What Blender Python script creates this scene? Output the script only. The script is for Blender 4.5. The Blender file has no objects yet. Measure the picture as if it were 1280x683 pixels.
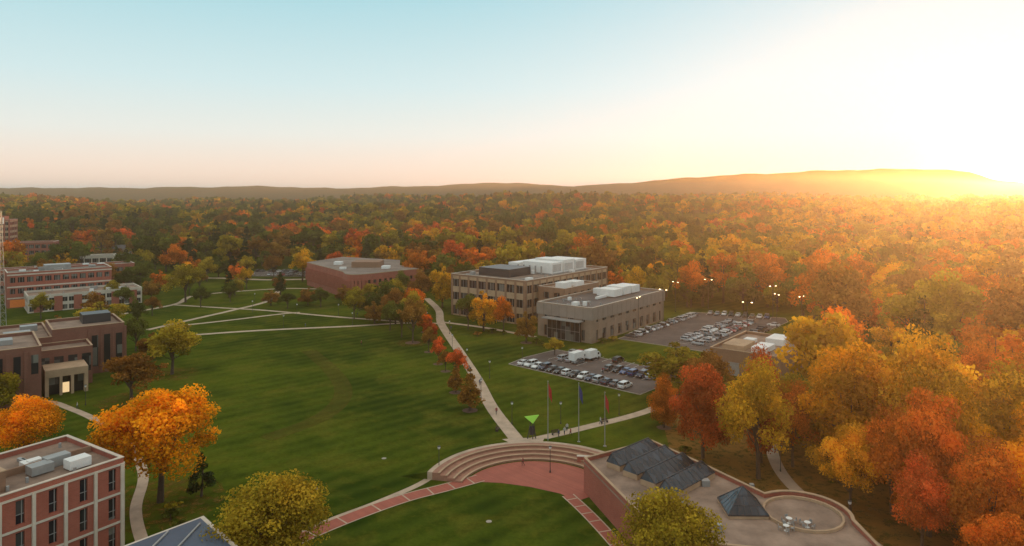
import bpy, bmesh, math, random
import numpy as np
from mathutils import Vector, Matrix
random.seed(7)
scene=bpy.context.scene
COL=scene.collection
scene.view_settings.view_transform='Standard'
scene.view_settings.look='None'
scene.view_settings.exposure=0

# ------------------------------------------------------------------ materials
def new_mat(name):
    m=bpy.data.materials.new(name); m.use_nodes=True
    nt=m.node_tree; nt.nodes.clear()
    out=nt.nodes.new('ShaderNodeOutputMaterial')
    return m,nt,out
def N(nt,t,**kw):
    n=nt.nodes.new(t)
    for k,v in kw.items(): setattr(n,k,v)
    return n
def mixrgb(nt,fac,a,b,blend='MIX'):
    n=nt.nodes.new('ShaderNodeMix'); n.data_type='RGBA'; n.blend_type=blend
    for sock,val in ((n.inputs[0],fac),(n.inputs[6],a),(n.inputs[7],b)):
        if hasattr(val,'links'): nt.links.new(val,sock)
        elif isinstance(val,(int,float)): sock.default_value=val
        else: sock.default_value=(*val,1) if len(val)==3 else val
    return n.outputs[2]
def noise(nt,vec,scale,detail=3,rough=.55):
    n=N(nt,'ShaderNodeTexNoise'); n.inputs['Scale'].default_value=scale
    n.inputs['Detail'].default_value=detail; n.inputs['Roughness'].default_value=rough
    nt.links.new(vec,n.inputs['Vector']); return n.outputs['Fac']
def ramp(nt,fac,stops):
    r=N(nt,'ShaderNodeValToRGB'); e=r.color_ramp.elements
    while len(e)<len(stops): e.new(.5)
    for i,(p,c) in enumerate(stops):
        e[i].position=p; e[i].color=(*c,1) if len(c)==3 else c
    nt.links.new(fac,r.inputs[0]); return r.outputs[0]
def mrange(nt,v,a,b,c=0,d=1):
    n=N(nt,'ShaderNodeMapRange'); nt.links.new(v,n.inputs[0])
    n.inputs[1].default_value=a;n.inputs[2].default_value=b;n.inputs[3].default_value=c;n.inputs[4].default_value=d
    return n.outputs[0]
def simple(name,c,rough=.7,var=.25,scale=.6,metal=0):
    m,nt,out=new_mat(name)
    g=N(nt,'ShaderNodeNewGeometry')
    f=noise(nt,g.outputs['Position'],scale,5,.65)
    f2=mrange(nt,f,.3,.7)
    lo=tuple(x*(1-var) for x in c); hi=tuple(min(1,x*(1+var)) for x in c)
    colr=mixrgb(nt,f2,lo,hi)
    b=N(nt,'ShaderNodeBsdfPrincipled'); nt.links.new(colr,b.inputs['Base Color'])
    b.inputs['Roughness'].default_value=rough; b.inputs['Metallic'].default_value=metal
    nt.links.new(b.outputs[0],out.inputs[0]); return m
def brick(name,c1,c2,mortar):
    m,nt,out=new_mat(name)
    g=N(nt,'ShaderNodeTexCoord')
    sep=N(nt,'ShaderNodeSeparateXYZ'); nt.links.new(g.outputs['Object'],sep.inputs[0])
    add=N(nt,'ShaderNodeMath',operation='ADD'); nt.links.new(sep.outputs[0],add.inputs[0]); nt.links.new(sep.outputs[1],add.inputs[1])
    cmb=N(nt,'ShaderNodeCombineXYZ'); nt.links.new(add.outputs[0],cmb.inputs[0]); nt.links.new(sep.outputs[2],cmb.inputs[1])
    b=N(nt,'ShaderNodeTexBrick'); nt.links.new(cmb.outputs[0],b.inputs['Vector'])
    b.inputs['Color1'].default_value=(*c1,1); b.inputs['Color2'].default_value=(*c2,1); b.inputs['Mortar'].default_value=(*mortar,1)
    b.inputs['Scale'].default_value=1.0; b.inputs['Brick Width'].default_value=.45; b.inputs['Row Height'].default_value=.16
    b.inputs['Mortar Size'].default_value=.012
    f=noise(nt,g.outputs['Object'],.35,4,.6)
    col=mixrgb(nt,mrange(nt,f,.3,.7,0,.5),b.outputs[0],tuple(x*.6 for x in c1))
    p=N(nt,'ShaderNodeBsdfPrincipled'); nt.links.new(col,p.inputs['Base Color']); p.inputs['Roughness'].default_value=.85
    nt.links.new(p.outputs[0],out.inputs[0]); return m
def glass(name,dark=(.015,.02,.028),light=(.2,.2,.18),cell=1.6,frac=.22,rough=.12):
    m,nt,out=new_mat(name)
    g=N(nt,'ShaderNodeTexCoord')
    sn=N(nt,'ShaderNodeVectorMath',operation='SNAP'); nt.links.new(g.outputs['Object'],sn.inputs[0]); sn.inputs[1].default_value=(cell,cell,2.4)
    w=N(nt,'ShaderNodeTexWhiteNoise'); w.noise_dimensions='3D'; nt.links.new(sn.outputs[0],w.inputs[0])
    f=mrange(nt,w.outputs[0],1-frac-.05,1)
    col=mixrgb(nt,f,dark,light)
    p=N(nt,'ShaderNodeBsdfPrincipled'); nt.links.new(col,p.inputs['Base Color']); p.inputs['Roughness'].default_value=rough
    nt.links.new(p.outputs[0],out.inputs[0]); return m

M={}
M['brick']=brick('red_brick',(.46,.115,.072),(.38,.09,.058),(.36,.24,.18))
M['brick_dark']=brick('dark_brick',(.26,.092,.06),(.20,.073,.05),(.24,.17,.13))
M['brick_brown']=brick('brown_brick',(.34,.185,.11),(.28,.155,.095),(.28,.2,.15))
M['tan']=simple('tan_concrete',(.46,.31,.195),.85,.18,.3)
M['white_conc']=simple('pale_concrete',(.64,.55,.46),.8,.12,.4)
M['grey_panel']=simple('grey_panel',(.28,.23,.195),.55,.12,.25)
M['grey_brick']=simple('grey_block',(.30,.21,.155),.85,.18,.4)
M['glass']=glass('window_glass')
M['glass_blue']=glass('skylight_glass',(.012,.02,.03),(.05,.07,.095),1.1,.5,.16)
M['roof']=simple('roof_membrane',(.22,.17,.14),.9,.4,.12)
M['roof_dark']=simple('dark_roof_membrane',(.11,.095,.09),.85,.4,.12)
M['roof_gravel']=simple('gravel_roof',(.29,.20,.15),.95,.4,.22)
M['hvac']=simple('white_metal',(.82,.80,.77),.45,.06,.8)
M['hvac_grey']=simple('galvanised_metal',(.32,.31,.30),.4,.15,.8)
M['dark_metal']=simple('dark_metal',(.035,.035,.04),.4,.1,1)
M['conc']=simple('path_concrete',(.50,.37,.27),.9,.22,.35)
M['kerb']=simple('kerb_concrete',(.42,.36,.30),.9,.15,1)
M['asphalt']=simple('asphalt',(.115,.088,.078),.9,.35,.15)
M['paver']=brick('brick_paver',(.46,.125,.08),(.38,.10,.068),(.3,.17,.13))
M['step']=simple('step_brick',(.36,.18,.12),.9,.2,1)
M['paint']=simple('white_paint',(.75,.75,.72),.7,.1,2)
M['bark']=simple('bark',(.09,.06,.042),.95,.35,3)
M['mulch']=simple('mulch',(.12,.06,.038),.95,.4,1.5)
M['bluepaint']=simple('blue_roof',(.045,.065,.11),.4,.2,.5)
M['lime']=simple('lime_paint',(.35,.75,.06),.4,.05,1)
M['flag_red']=simple('flag_red',(.5,.04,.04),.8,.2,3)
M['flag_blue']=simple('flag_blue',(.04,.06,.25),.8,.2,3)
M['orange_sign']=simple('orange_sign',(.8,.2,.03),.6,.05,1)
M['shingle']=simple('shingle',(.12,.11,.115),.9,.3,.8)
M['siding']=simple('white_siding',(.65,.63,.6),.7,.1,.5)
def emis(name,c,s):
    m,nt,out=new_mat(name); e=N(nt,'ShaderNodeEmission'); e.inputs[0].default_value=(*c,1); e.inputs[1].default_value=s
    nt.links.new(e.outputs[0],out.inputs[0])
    try: m.cycles.emission_sampling='NONE'
    except Exception: pass
    return m
M['lamp']=emis('lamp_glow',(1,.72,.38),9)
M['winlit']=emis('lit_window',(1,.7,.35),.9)

def ground_mat():
    m,nt,out=new_mat('grass_ground')
    g=N(nt,'ShaderNodeNewGeometry'); P=g.outputs['Position']
    big=noise(nt,P,.020,3,.55); mid=noise(nt,P,.09,6,.72); fine=noise(nt,P,1.1,4,.8)
    c=mixrgb(nt,mrange(nt,big,.40,.62),(.026,.056,.005),(.100,.132,.010))
    c=mixrgb(nt,mrange(nt,mid,.48,.70,0,.8),c,(.18,.155,.020))
    c=mixrgb(nt,mrange(nt,mid,.47,.30,0,.75),c,(.015,.038,.005))
    c=mixrgb(nt,mrange(nt,fine,.30,.70,.0,1),mixrgb(nt,.55,c,(.012,.026,.004)),c)
    w=N(nt,'ShaderNodeTexWave'); w.inputs['Scale'].default_value=.075; w.inputs['Distortion'].default_value=.6
    mp=N(nt,'ShaderNodeMapping'); mp.inputs['Rotation'].default_value=(0,0,math.radians(48)); nt.links.new(P,mp.inputs[0]); nt.links.new(mp.outputs[0],w.inputs[0])
    c=mixrgb(nt,mrange(nt,w.outputs['Fac'],0,1,0,.20),c,(.13,.17,.022))
    ln=N(nt,'ShaderNodeVectorMath',operation='LENGTH'); nt.links.new(P,ln.inputs[0])
    cn=noise(nt,P,.03,5,.75)
    can=ramp(nt,cn,[(.3,(.03,.03,.012)),(.46,(.06,.04,.015)),(.56,(.11,.045,.016)),(.7,(.05,.032,.014))])
    fac=mrange(nt,ln.outputs['Value'],1150,1400)
    c=mixrgb(nt,fac,c,can)
    p=N(nt,'ShaderNodeBsdfDiffuse'); nt.links.new(c,p.inputs['Color'])
    nt.links.new(p.outputs[0],out.inputs[0]); return m
M['ground']=ground_mat()
def litter_mat(name,a,b,thr=.45,soft=.08,mx_=1.0):
    m,nt,out=new_mat(name)
    g=N(nt,'ShaderNodeNewGeometry'); P=g.outputs['Position']
    f=noise(nt,P,.25,5,.7); f2=noise(nt,P,2.5,3,.8)
    c=mixrgb(nt,mrange(nt,f,.35,.65),a,b)
    c=mixrgb(nt,mrange(nt,f2,.4,.7,0,.5),c,(.22,.12,.03))
    p=N(nt,'ShaderNodeBsdfDiffuse'); nt.links.new(c,p.inputs['Color'])
    tr=N(nt,'ShaderNodeBsdfTransparent'); mx=N(nt,'ShaderNodeMixShader')
    f3=noise(nt,P,.5,5,.8); nt.links.new(mrange(nt,f3,thr-soft,thr+soft,0,mx_),mx.inputs[0])
    nt.links.new(tr.outputs[0],mx.inputs[1]); nt.links.new(p.outputs[0],mx.inputs[2])
    nt.links.new(mx.outputs[0],out.inputs[0]); return m
M['litter']=litter_mat('leaf_litter',(.13,.09,.025),(.26,.13,.035),.40)
M['worn']=litter_mat('worn_grass',(.12,.12,.02),(.15,.13,.025),.48,.22,.6)
M['fallen']=litter_mat('fallen_leaves',(.40,.20,.03),(.18,.12,.03),.56)

def leaf_mat(name,c,c2,trans=.38):
    m,nt,out=new_mat(name)
    at=N(nt,'ShaderNodeAttribute'); at.attribute_name='tint'
    sep=N(nt,'ShaderNodeSeparateColor'); nt.links.new(at.outputs['Color'],sep.inputs[0])
    oi=N(nt,'ShaderNodeObjectInfo')
    a=N(nt,'ShaderNodeMath',operation='MULTIPLY_ADD'); nt.links.new(oi.outputs['Random'],a.inputs[0]); a.inputs[1].default_value=.5
    sc=N(nt,'ShaderNodeMath',operation='MULTIPLY'); nt.links.new(sep.outputs[1],sc.inputs[0]); sc.inputs[1].default_value=.6
    nt.links.new(sc.outputs[0],a.inputs[2])
    col=mixrgb(nt,a.outputs[0],c,c2)
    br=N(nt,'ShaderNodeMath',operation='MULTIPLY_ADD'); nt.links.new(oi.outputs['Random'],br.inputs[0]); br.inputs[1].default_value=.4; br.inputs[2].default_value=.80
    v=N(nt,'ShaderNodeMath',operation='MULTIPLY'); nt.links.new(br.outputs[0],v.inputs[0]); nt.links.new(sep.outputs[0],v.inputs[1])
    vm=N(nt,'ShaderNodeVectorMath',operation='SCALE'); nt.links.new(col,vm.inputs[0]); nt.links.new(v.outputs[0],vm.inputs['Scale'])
    d=N(nt,'ShaderNodeBsdfDiffuse'); t=N(nt,'ShaderNodeBsdfTranslucent'); mx=N(nt,'ShaderNodeMixShader'); mx.inputs[0].default_value=trans
    nt.links.new(vm.outputs[0],d.inputs[0]); nt.links.new(vm.outputs[0],t.inputs[0])
    nt.links.new(d.outputs[0],mx.inputs[1]); nt.links.new(t.outputs[0],mx.inputs[2]); nt.links.new(mx.outputs[0],out.inputs[0])
    return m
L={
 'green':leaf_mat('leaves_green',(.075,.11,.018),(.17,.17,.025)),
 'dark':leaf_mat('needles_dark_green',(.025,.05,.018),(.05,.07,.02),.15),
 'olive':leaf_mat('leaves_olive',(.34,.30,.025),(.48,.31,.03),.42),
 'yellow':leaf_mat('leaves_yellow',(.80,.50,.03),(.80,.38,.025),.45),
 'gold':leaf_mat('leaves_gold',(.88,.47,.018),(.86,.33,.014),.45),
 'orange':leaf_mat('leaves_orange',(.78,.28,.028),(.74,.19,.022),.45),
 'red':leaf_mat('leaves_red',(.68,.11,.03),(.74,.18,.035),.42),
 'rust':leaf_mat('leaves_rust',(.40,.15,.03),(.32,.18,.03)),
}
# ------------------------------------------------------------------ mesh helpers
def mk(name,verts,faces,mat=None,parent=None,loc=(0,0,0),rot=0,smooth=False):
    me=bpy.data.meshes.new(name); me.from_pydata(verts,[],faces); me.update()
    ob=bpy.data.objects.new(name,me); COL.objects.link(ob)
    if mat: me.materials.append(mat)
    ob.location=loc; ob.rotation_euler=(0,0,rot)
    if parent: ob.parent=parent
    if smooth: me.polygons.foreach_set('use_smooth',[True]*len(me.polygons))
    return ob
def empty(name,loc=(0,0,0),rot=0):
    e=bpy.data.objects.new(name,None); COL.objects.link(e); e.location=loc; e.rotation_euler=(0,0,rot); e.empty_display_size=.5; return e
BF=[(0,3,2,1),(4,5,6,7),(0,1,5,4),(1,2,6,5),(2,3,7,6),(3,0,4,7)]
def boxes(name,lst,mat,parent=None,loc=(0,0,0),rot=0):
    V=[];F=[]
    for (x0,x1,y0,y1,z0,z1) in lst:
        o=len(V)
        V+=[(x0,y0,z0),(x1,y0,z0),(x1,y1,z0),(x0,y1,z0),(x0,y0,z1),(x1,y0,z1),(x1,y1,z1),(x0,y1,z1)]
        F+=[tuple(o+i for i in f) for f in BF]
    return mk(name,V,F,mat,parent,loc,rot)
def prism(name,poly,z0,z1,mat,parent=None,top_mat=None):
    n=len(poly); V=[(x,y,z0) for x,y in poly]+[(x,y,z1) for x,y in poly]
    F=[tuple(range(n,2*n))]+[(i,(i+1)%n,n+(i+1)%n,n+i) for i in range(n)]
    ob=mk(name,V,F,mat,parent)
    if top_mat:
        ob.data.materials.append(top_mat); ob.data.polygons[0].material_index=1
    return ob
def sheet(name,poly,z,mat):
    return mk(name,[(x,y,z) for x,y in poly],[tuple(range(len(poly)))],mat)
def smooth_pts(p,k=8):
    if len(p)<3: return p
    q=[p[0]]+list(p)+[p[-1]]; out=[]
    for i in range(1,len(q)-2):
        for j in range(k):
            t=j/k; a,b,c,d=[np.array(v,float) for v in q[i-1:i+3]]
            out.append(tuple(.5*((2*b)+(-a+c)*t+(2*a-5*b+4*c-d)*t*t+(-a+3*b-3*c+d)*t**3)))
    out.append(tuple(p[-1])); return out
def ribbon_xy(p,w,off=0):
    p=[np.array(v[:2],float) for v in p]; Ls=[];Rs=[]
    for i in range(len(p)):
        d=p[min(i+1,len(p)-1)]-p[max(i-1,0)]; d/=np.linalg.norm(d)+1e-9; n=np.array([-d[1],d[0]])
        Ls.append(p[i]+n*(off+w/2)); Rs.append(p[i]+n*(off-w/2))
    return Ls,Rs
def ribbon(name,pts,w,z,mat,parent=None,off=0):
    p=smooth_pts(pts); a,b=ribbon_xy(p,w,off); n=len(p)
    V=[(v[0],v[1],z) for v in b]+[(v[0],v[1],z) for v in a]
    return mk(name,V,[(i,i+1,n+i+1,n+i) for i in range(n-1)],mat,parent)
def kerb(name,poly,parent=None):
    V=[];F=[]
    n=len(poly)
    for i in range(n):
        a=np.array(poly[i],float); b=np.array(poly[(i+1)%n],float); d=(b-a)/np.linalg.norm(b-a); q=np.array([-d[1],d[0]])*.09
        o=len(V); e=d*.08
        for z in (0,.13):
            for v in (a+e+q,b-e+q,b-e-q,a+e-q): V.append((v[0],v[1],z))
        F+=[tuple(o+k for k in f) for f in [(4,5,6,7),(0,1,5,4),(1,2,6,5),(2,3,7,6),(3,0,4,7)]]
    return mk(name,V,F,M['kerb'],parent)
def tubes(lst,seg=6):
    V=[];F=[]
    for pts,rad in lst:
        base=len(V)
        for i,p in enumerate(pts):
            p=Vector(p); d=(Vector(pts[min(i+1,len(pts)-1)])-Vector(pts[max(i-1,0)])).normalized()
            u=d.orthogonal().normalized(); v=d.cross(u)
            for k in range(seg):
                a=2*math.pi*k/seg; V.append(tuple(p+(u*math.cos(a)+v*math.sin(a))*rad[i]))
        for i in range(len(pts)-1):
            for k in range(seg):
                F.append((base+i*seg+k,base+i*seg+(k+1)%seg,base+(i+1)*seg+(k+1)%seg,base+(i+1)*seg+k))
        F.append(tuple(base+(len(pts)-1)*seg+k for k in range(seg)))
    return V,F

# ------------------------------------------------------------------ terrain
def sst(a,b,x):
    t=np.clip((x-a)/(b-a),0,1); return t*t*(3-2*t)
TT=[-1.4,-.8,-.6,-.45,-.36,-.3,-.2,-.1,-.03,.03,.1,.16,.25,.33,.45,.55,.62,.67,.71,.8,1.4]
TZ=[62,64,62,66,72,62,66,74,86,78,70,80,104,118,134,142,140,128,96,62,60]
def terr(x,y):
    x=np.asarray(x,float); y=np.asarray(y,float)
    d=np.sqrt(x*x+y*y)
    z=sst(480,1250,d)*17
    z=z+sst(480,900,d)*(6*np.sin(x/150+1)*np.sin(y/150)+4.5*np.sin(x/70+y/85)+4*np.sin(x/310+.5))
    z=z*(1-sst(1500,2300,d)*.8)
    t=x/np.maximum(y,1)
    prof=np.interp(t,TT,TZ)+2*np.sin(t*60)+1.5*np.sin(t*131)
    z=z+np.where(y>0,prof*np.exp(-((y*1.05-3000)/650.)**2),0)
    return z
ys=np.concatenate([np.linspace(-200,560,20),np.geomspace(590,9500,130)])
ts=np.linspace(-1.4,1.4,200)
V=[]
for y in ys:
    xs=ts*(y+500); zs=terr(xs,np.full_like(xs,y)); V+=list(zip(xs.tolist(),[float(y)]*len(xs),zs.tolist()))
n=len(ts)
F=[(r*n+c,r*n+c+1,(r+1)*n+c+1,(r+1)*n+c) for r in range(len(ys)-1) for c in range(n-1)]
ground=mk('ground',V,F,M['ground'],smooth=True)

# ------------------------------------------------------------------ trees
def tree_mesh(name,seed,H,R,ncl,nleaf,leaf,kind='round'):
    r=np.random.default_rng(seed)
    if kind=='cone':
        t=r.random(ncl)**.8; zc=H*(.12+.86*t); rr=R*(1-t)*(.55+.45*r.random(ncl)); an=r.random(ncl)*6.283
        C=np.stack([rr*np.cos(an),rr*np.sin(an),zc],1); crad=R*(.12+.26*(1-t))
        sq=.55
    else:
        v=r.normal(size=(ncl,3)); v/=np.linalg.norm(v,axis=1)[:,None]
        if kind!='full': v[:,2]=np.where(v[:,2]<-.55,-v[:,2]*.6,v[:,2])
        rad=r.random(ncl)**.42
        ph=r.random(6)*6.28
        az=np.arctan2(v[:,1],v[:,0])
        f=1+.15*np.sin(2*az+ph[0])+.12*np.sin(3*az+ph[1]+2*v[:,2])+.09*np.sin(5*az+ph[2])
        zc0,zr={'round':(.60,.33),'tall':(.58,.38),'full':(.52,.42)}[kind]
        taper=1-.22*np.clip(v[:,2],0,1)-(.0 if kind=='round' else .15*v[:,2])
        C=np.stack([v[:,0]*rad*f*R*.82*taper,v[:,1]*rad*f*R*.82*taper,H*zc0+v[:,2]*rad*H*zr*(1+.14*np.sin(4*az+ph[3]))],1)
        crad=R*(.12+.19*r.random(ncl)**1.5); sq=.8
    wt=crad**2; wt/=wt.sum()
    ci=r.choice(ncl,size=nleaf,p=wt)
    d=r.normal(size=(nleaf,3)); d[:,2]+=.25; d/=np.linalg.norm(d,axis=1)[:,None]
    pos=C[ci]+d*crad[ci][:,None]*(.5+.75*r.random(nleaf)**.8)[:,None]*np.array([1,1,sq])
    nrm=d*.8+r.normal(size=(nleaf,3))*.55; nrm/=np.linalg.norm(nrm,axis=1)[:,None]
    a=np.cross(nrm,r.normal(size=(nleaf,3))); a/=np.linalg.norm(a,axis=1)[:,None]
    b=np.cross(nrm,a)
    s=leaf*(.5+.85*r.random(nleaf))[:,None]*.5
    asp=(.6+.4*r.random(nleaf))[:,None]
    k=(r.random((nleaf,1))-.5)*.6
    q=np.stack([pos-a*s,pos-b*s*asp+nrm*s*k,pos+a*s,pos+b*s*asp+nrm*s*k],1).reshape(-1,3)
    cb=.62+.72*r.random(ncl); ch=r.random(ncl)
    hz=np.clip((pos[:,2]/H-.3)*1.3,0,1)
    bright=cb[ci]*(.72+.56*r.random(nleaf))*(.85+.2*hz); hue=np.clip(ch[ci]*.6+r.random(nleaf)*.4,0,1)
    tl=[]
    tr=H*.017+.05
    lean=r.normal(size=2)*.02*H
    top=H*(.95 if kind=='cone' else .68)
    tp=[(0,0,-.3),(lean[0]*.3,lean[1]*.3,H*.15),(lean[0]*.8,lean[1]*.8,H*.4),(lean[0],lean[1],top)]
    tl.append((tp,[tr*1.3,tr,tr*.7,tr*.15]))
    if kind!='cone':
        sel=r.choice(ncl,size=min(ncl,14),replace=False)
        for i in sel:
            z0=H*(.2+.25*r.random()); st=(lean[0]*.6,lean[1]*.6,z0); e=C[i]
            midp=((st[0]+e[0])*.5,(st[1]+e[1])*.5,z0+(e[2]-z0)*.35+.1)
            tl.append(([st,midp,tuple(e)],[tr*.5,tr*.3,tr*.08]))
    wv,wf=tubes(tl,6)
    nq=len(q)
    V=q.tolist()+wv
    F=(np.arange(nleaf*4).reshape(-1,4)).tolist()+[tuple(nq+i for i in f) for f in wf]
    me=bpy.data.meshes.new(name); me.from_pydata(V,[],F)
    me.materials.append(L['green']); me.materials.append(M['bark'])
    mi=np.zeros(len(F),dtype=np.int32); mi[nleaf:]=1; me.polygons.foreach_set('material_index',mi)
    ca=me.color_attributes.new('tint','FLOAT_COLOR','POINT')
    arr=np.ones((len(V),4),dtype=np.float32)
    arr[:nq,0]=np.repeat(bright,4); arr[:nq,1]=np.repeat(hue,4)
    ca.data.foreach_set('color',arr.ravel()); me.update()
    me['H']=H; me['R']=R
    return me
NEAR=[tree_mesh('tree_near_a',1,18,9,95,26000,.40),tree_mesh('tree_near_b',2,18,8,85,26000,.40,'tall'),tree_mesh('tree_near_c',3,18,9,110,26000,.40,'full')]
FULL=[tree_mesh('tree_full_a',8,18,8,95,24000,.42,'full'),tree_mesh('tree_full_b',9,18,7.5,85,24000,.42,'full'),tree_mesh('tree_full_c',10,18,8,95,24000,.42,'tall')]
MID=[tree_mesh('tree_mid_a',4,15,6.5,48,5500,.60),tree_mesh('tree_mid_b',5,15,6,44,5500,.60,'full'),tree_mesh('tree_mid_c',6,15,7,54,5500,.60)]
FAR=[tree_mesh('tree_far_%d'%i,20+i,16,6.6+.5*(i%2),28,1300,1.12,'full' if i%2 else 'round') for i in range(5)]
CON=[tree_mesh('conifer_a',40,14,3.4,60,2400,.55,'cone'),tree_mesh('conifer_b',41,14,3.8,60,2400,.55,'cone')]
SHR=[tree_mesh('shrub_a',50,2,1.4,14,900,.28)]

NM={'green':'oak_tree','dark':'pine_tree','olive':'oak_tree','yellow':'birch_tree','gold':'maple_tree','orange':'maple_tree','red':'red_maple_tree','rust':'oak_tree'}
tcount=0
def tree(x,y,h,w,colr,pool=None,name=None):
    global tcount
    tcount+=1
    if pool is None: pool=(FULL if x>30 else NEAR) if y<150 else MID
    me=pool[tcount%len(pool)]
    ob=bpy.data.objects.new(name or NM[colr],me); COL.objects.link(ob)
    sx=w/2/me['R']; ob.scale=(sx,sx*random.uniform(.92,1.08),h/me['H']*1.03); ob.location=(x,y,float(terr(x,y))); ob.rotation_euler=(0,0,random.random()*6.28)
    ob.material_slots[0].link='OBJECT'; ob.material_slots[0].material=L[colr]
    return ob
for t in [
 (-56.7,110,19,20.5,'gold'),(-30.5,88.8,13.8,16.5,'olive'),(-88.5,123.6,12.5,15,'gold'),(-117,153,13,13,'olive'),
 (-91.4,164,11.5,17,'rust'),(-93.2,187,13.8,16,'olive'),(-147,244,12.5,20,'olive'),(-147.8,309,18,20,'olive'),
 (-117,381,17,16,'yellow'),(-208,380,17,16,'green'),(-222,392,16,16,'green'),(-48.4,268,14,17,'green'),(-56,276,12,13,'green'),
 (-32.9,226,15,12.5,'rust'),(-36,250,13,11,'olive'),(-30,294,22,12,'yellow'),(-48,345,20,15,'orange'),(-40,300,15,12,'rust'),
 (-10.2,245,16.5,12,'yellow'),(-16,249,13,10,'green'),(-3,243,12,9,'orange'),(4.7,226,12,8.5,'rust'),
 (-14.9,181.5,8.5,6,'red'),(-21.4,198,7.5,5,'red'),(-27.8,230.5,8,6,'red'),(-18.5,190,6,4.5,'rust'),
 (-26,213,7.5,5.5,'rust'),(-31,243,9,6.5,'orange'),(-38,235,12,11,'green'),(-44,258,13,12,'rust'),
 (40.4,166,15,20,'olive'),(46,160,13,12,'rust'),(32.2,144.6,10.7,8,'orange'),(35.8,128,18,12.5,'red'),(43,119,20,15,'yellow'),(46,126,20,12,'red'),
 (59,119,24,18,'gold'),(68,112,26,18,'yellow'),(77,106,22,17,'yellow'),(60.5,99,21,13,'orange'),(55.8,93,13.5,10,'red'),
 (62,88.5,17,13,'orange'),(69,90,18,14,'gold'),(53,107,13,10,'yellow'),(18.5,79.5,14.8,14,'olive'),
 (54,132,15,12,'olive'),(66,128,18,14,'orange'),(63,140,13,12,'yellow'),(78,124,21,16,'gold'),(58,150,9,9,'yellow'),
 (75,138,16,13,'gold'),(71,152,10,10,'orange'),(86,112,23,15,'orange'),(66,101,20,13,'gold'),(75,96,20,14,'gold'),(59,106,16,11,'orange'),(72,82,17,12,'red'),(58,81,12,9,'orange'),
 (51,124,15,10,'orange'),(64,107,17,11,'yellow'),(84,98,20,14,'gold'),(90,132,20,15,'orange'),(86,145,16,13,'yellow'),
 (110,238,13,11,'olive'),(118,256,15,13,'orange'),(104,214,12,10,'yellow'),(58,166,7,7,'olive'),
 (-240,350,16,15,'rust'),(-256,370,16,16,'green'),(-134,330,11,10,'olive'),(-158,345,10,9,'rust'),(-172,360,12,11,'yellow'),
 (-106,300,8,9,'rust'),(-96,292,7,8,'green'),(-83,296,8,9,'green'),(-90,301,9,9,'rust'),(-62,300,10,10,'olive'),
 (13,209,5,6.5,'olive'),(-70,340,14,12,'yellow'),(-126,420,15,13,'green'),
 (-186,330,13,12,'green'),(-178,345,12,10,'orange'),(-192,352,14,13,'green'),(-205,348,13,12,'rust'),(-150,372,13,12,'orange'),(-137,392,14,12,'rust'),
 (-170,380,13,12,'olive'),(-184,392,15,13,'orange'),(-105,405,15,13,'red'),(-122,400,14,12,'olive'),(-92,402,16,14,'orange'),(-165,290,10,9,'green'),(-160,262,11,10,'rust'),
 (-30,330,17,13,'rust'),(-22,318,18,13,'green'),(-52,322,12,10,'green'),(50,318,17,14,'orange'),(62,292,15,13,'olive'),(56,303,16,13,'yellow'),(76,296,16,14,'green'),
 (-145,275,8,7,'rust'),(-135,296,9,8,'green'),(-75,305,10,9,'rust'),(-52,300,11,10,'olive'),(-185,268,10,9,'olive'),(-152,228,10,9,'rust'),
 (-215,398,17,15,'olive'),(-200,404,18,16,'orange'),(-172,400,14,13,'green'),(-155,398,13,12,'olive'),(-62,268,12,11,'olive'),(-40,274,13,11,'rust'),(-50,286,14,12,'olive'),
 (-44,246,10,9,'green'),(-52,258,10,10,'rust'),(-38,265,13,11,'orange'),(-128,310,9,8,'green'),(-168,318,11,10,'rust'),(-156,330,11,10,'green'),(-178,305,10,9,'olive'),(-118,345,9,8,'rust'),(-137,352,11,10,'yellow'),(-140,255,9,8,'green'),(-108,205,9,9,'rust'),(-118,214,11,10,'green')]:
    tree(*t)
for t in [(-9.6,156,9.5,6.5,'rust'),(-133.8,323,11.5,8.5,'dark'),(-156,380,14,9,'dark'),(-51,112,7,5,'dark'),(-14,170,7,5,'rust'),(-112,330,11,7,'dark')]:
    tree(*t,pool=CON,name='pine_tree' if t[4]=='dark' else 'cypress_tree')
for (x,y,h,w,c) in [(8,224,1.8,3.5,'green'),(10,221,1.6,3,'green'),(14,220,1.5,3,'olive'),(-3,238,1.6,3,'green'),(-7,241,1.6,4,'green'),
    (2,236,1.5,3,'rust'),(-113,171,1.4,3,'green'),(-103,186,1.8,4,'green'),(-99,190,1.6,4,'green'),(-52,104,1.6,3.5,'green'),(-53,107,1.4,3,'olive'),
    (23,126,1.5,4,'green'),(27,127,1.7,4,'olive'),(31,122,1.6,4,'rust'),(36,118,1.5,4,'green'),(33,130,1.5,3,'green'),(-72,305,2,5,'green'),(-64,313,2,5,'rust'),(-80,318,2,5,'green'),(44,110,1.6,4,'olive'),(48,108,1.6,4,'rust'),
    (30,226,1.6,4,'green'),(34,229,1.6,4,'olive'),(-12,236,1.6,4,'rust'),(-100,180,1.8,4,'green'),(-108,190,1.6,4,'olive'),(-49,101,1.4,3,'green')]:
    tree(x,y,h,w,c,pool=SHR,name='shrub')

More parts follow.
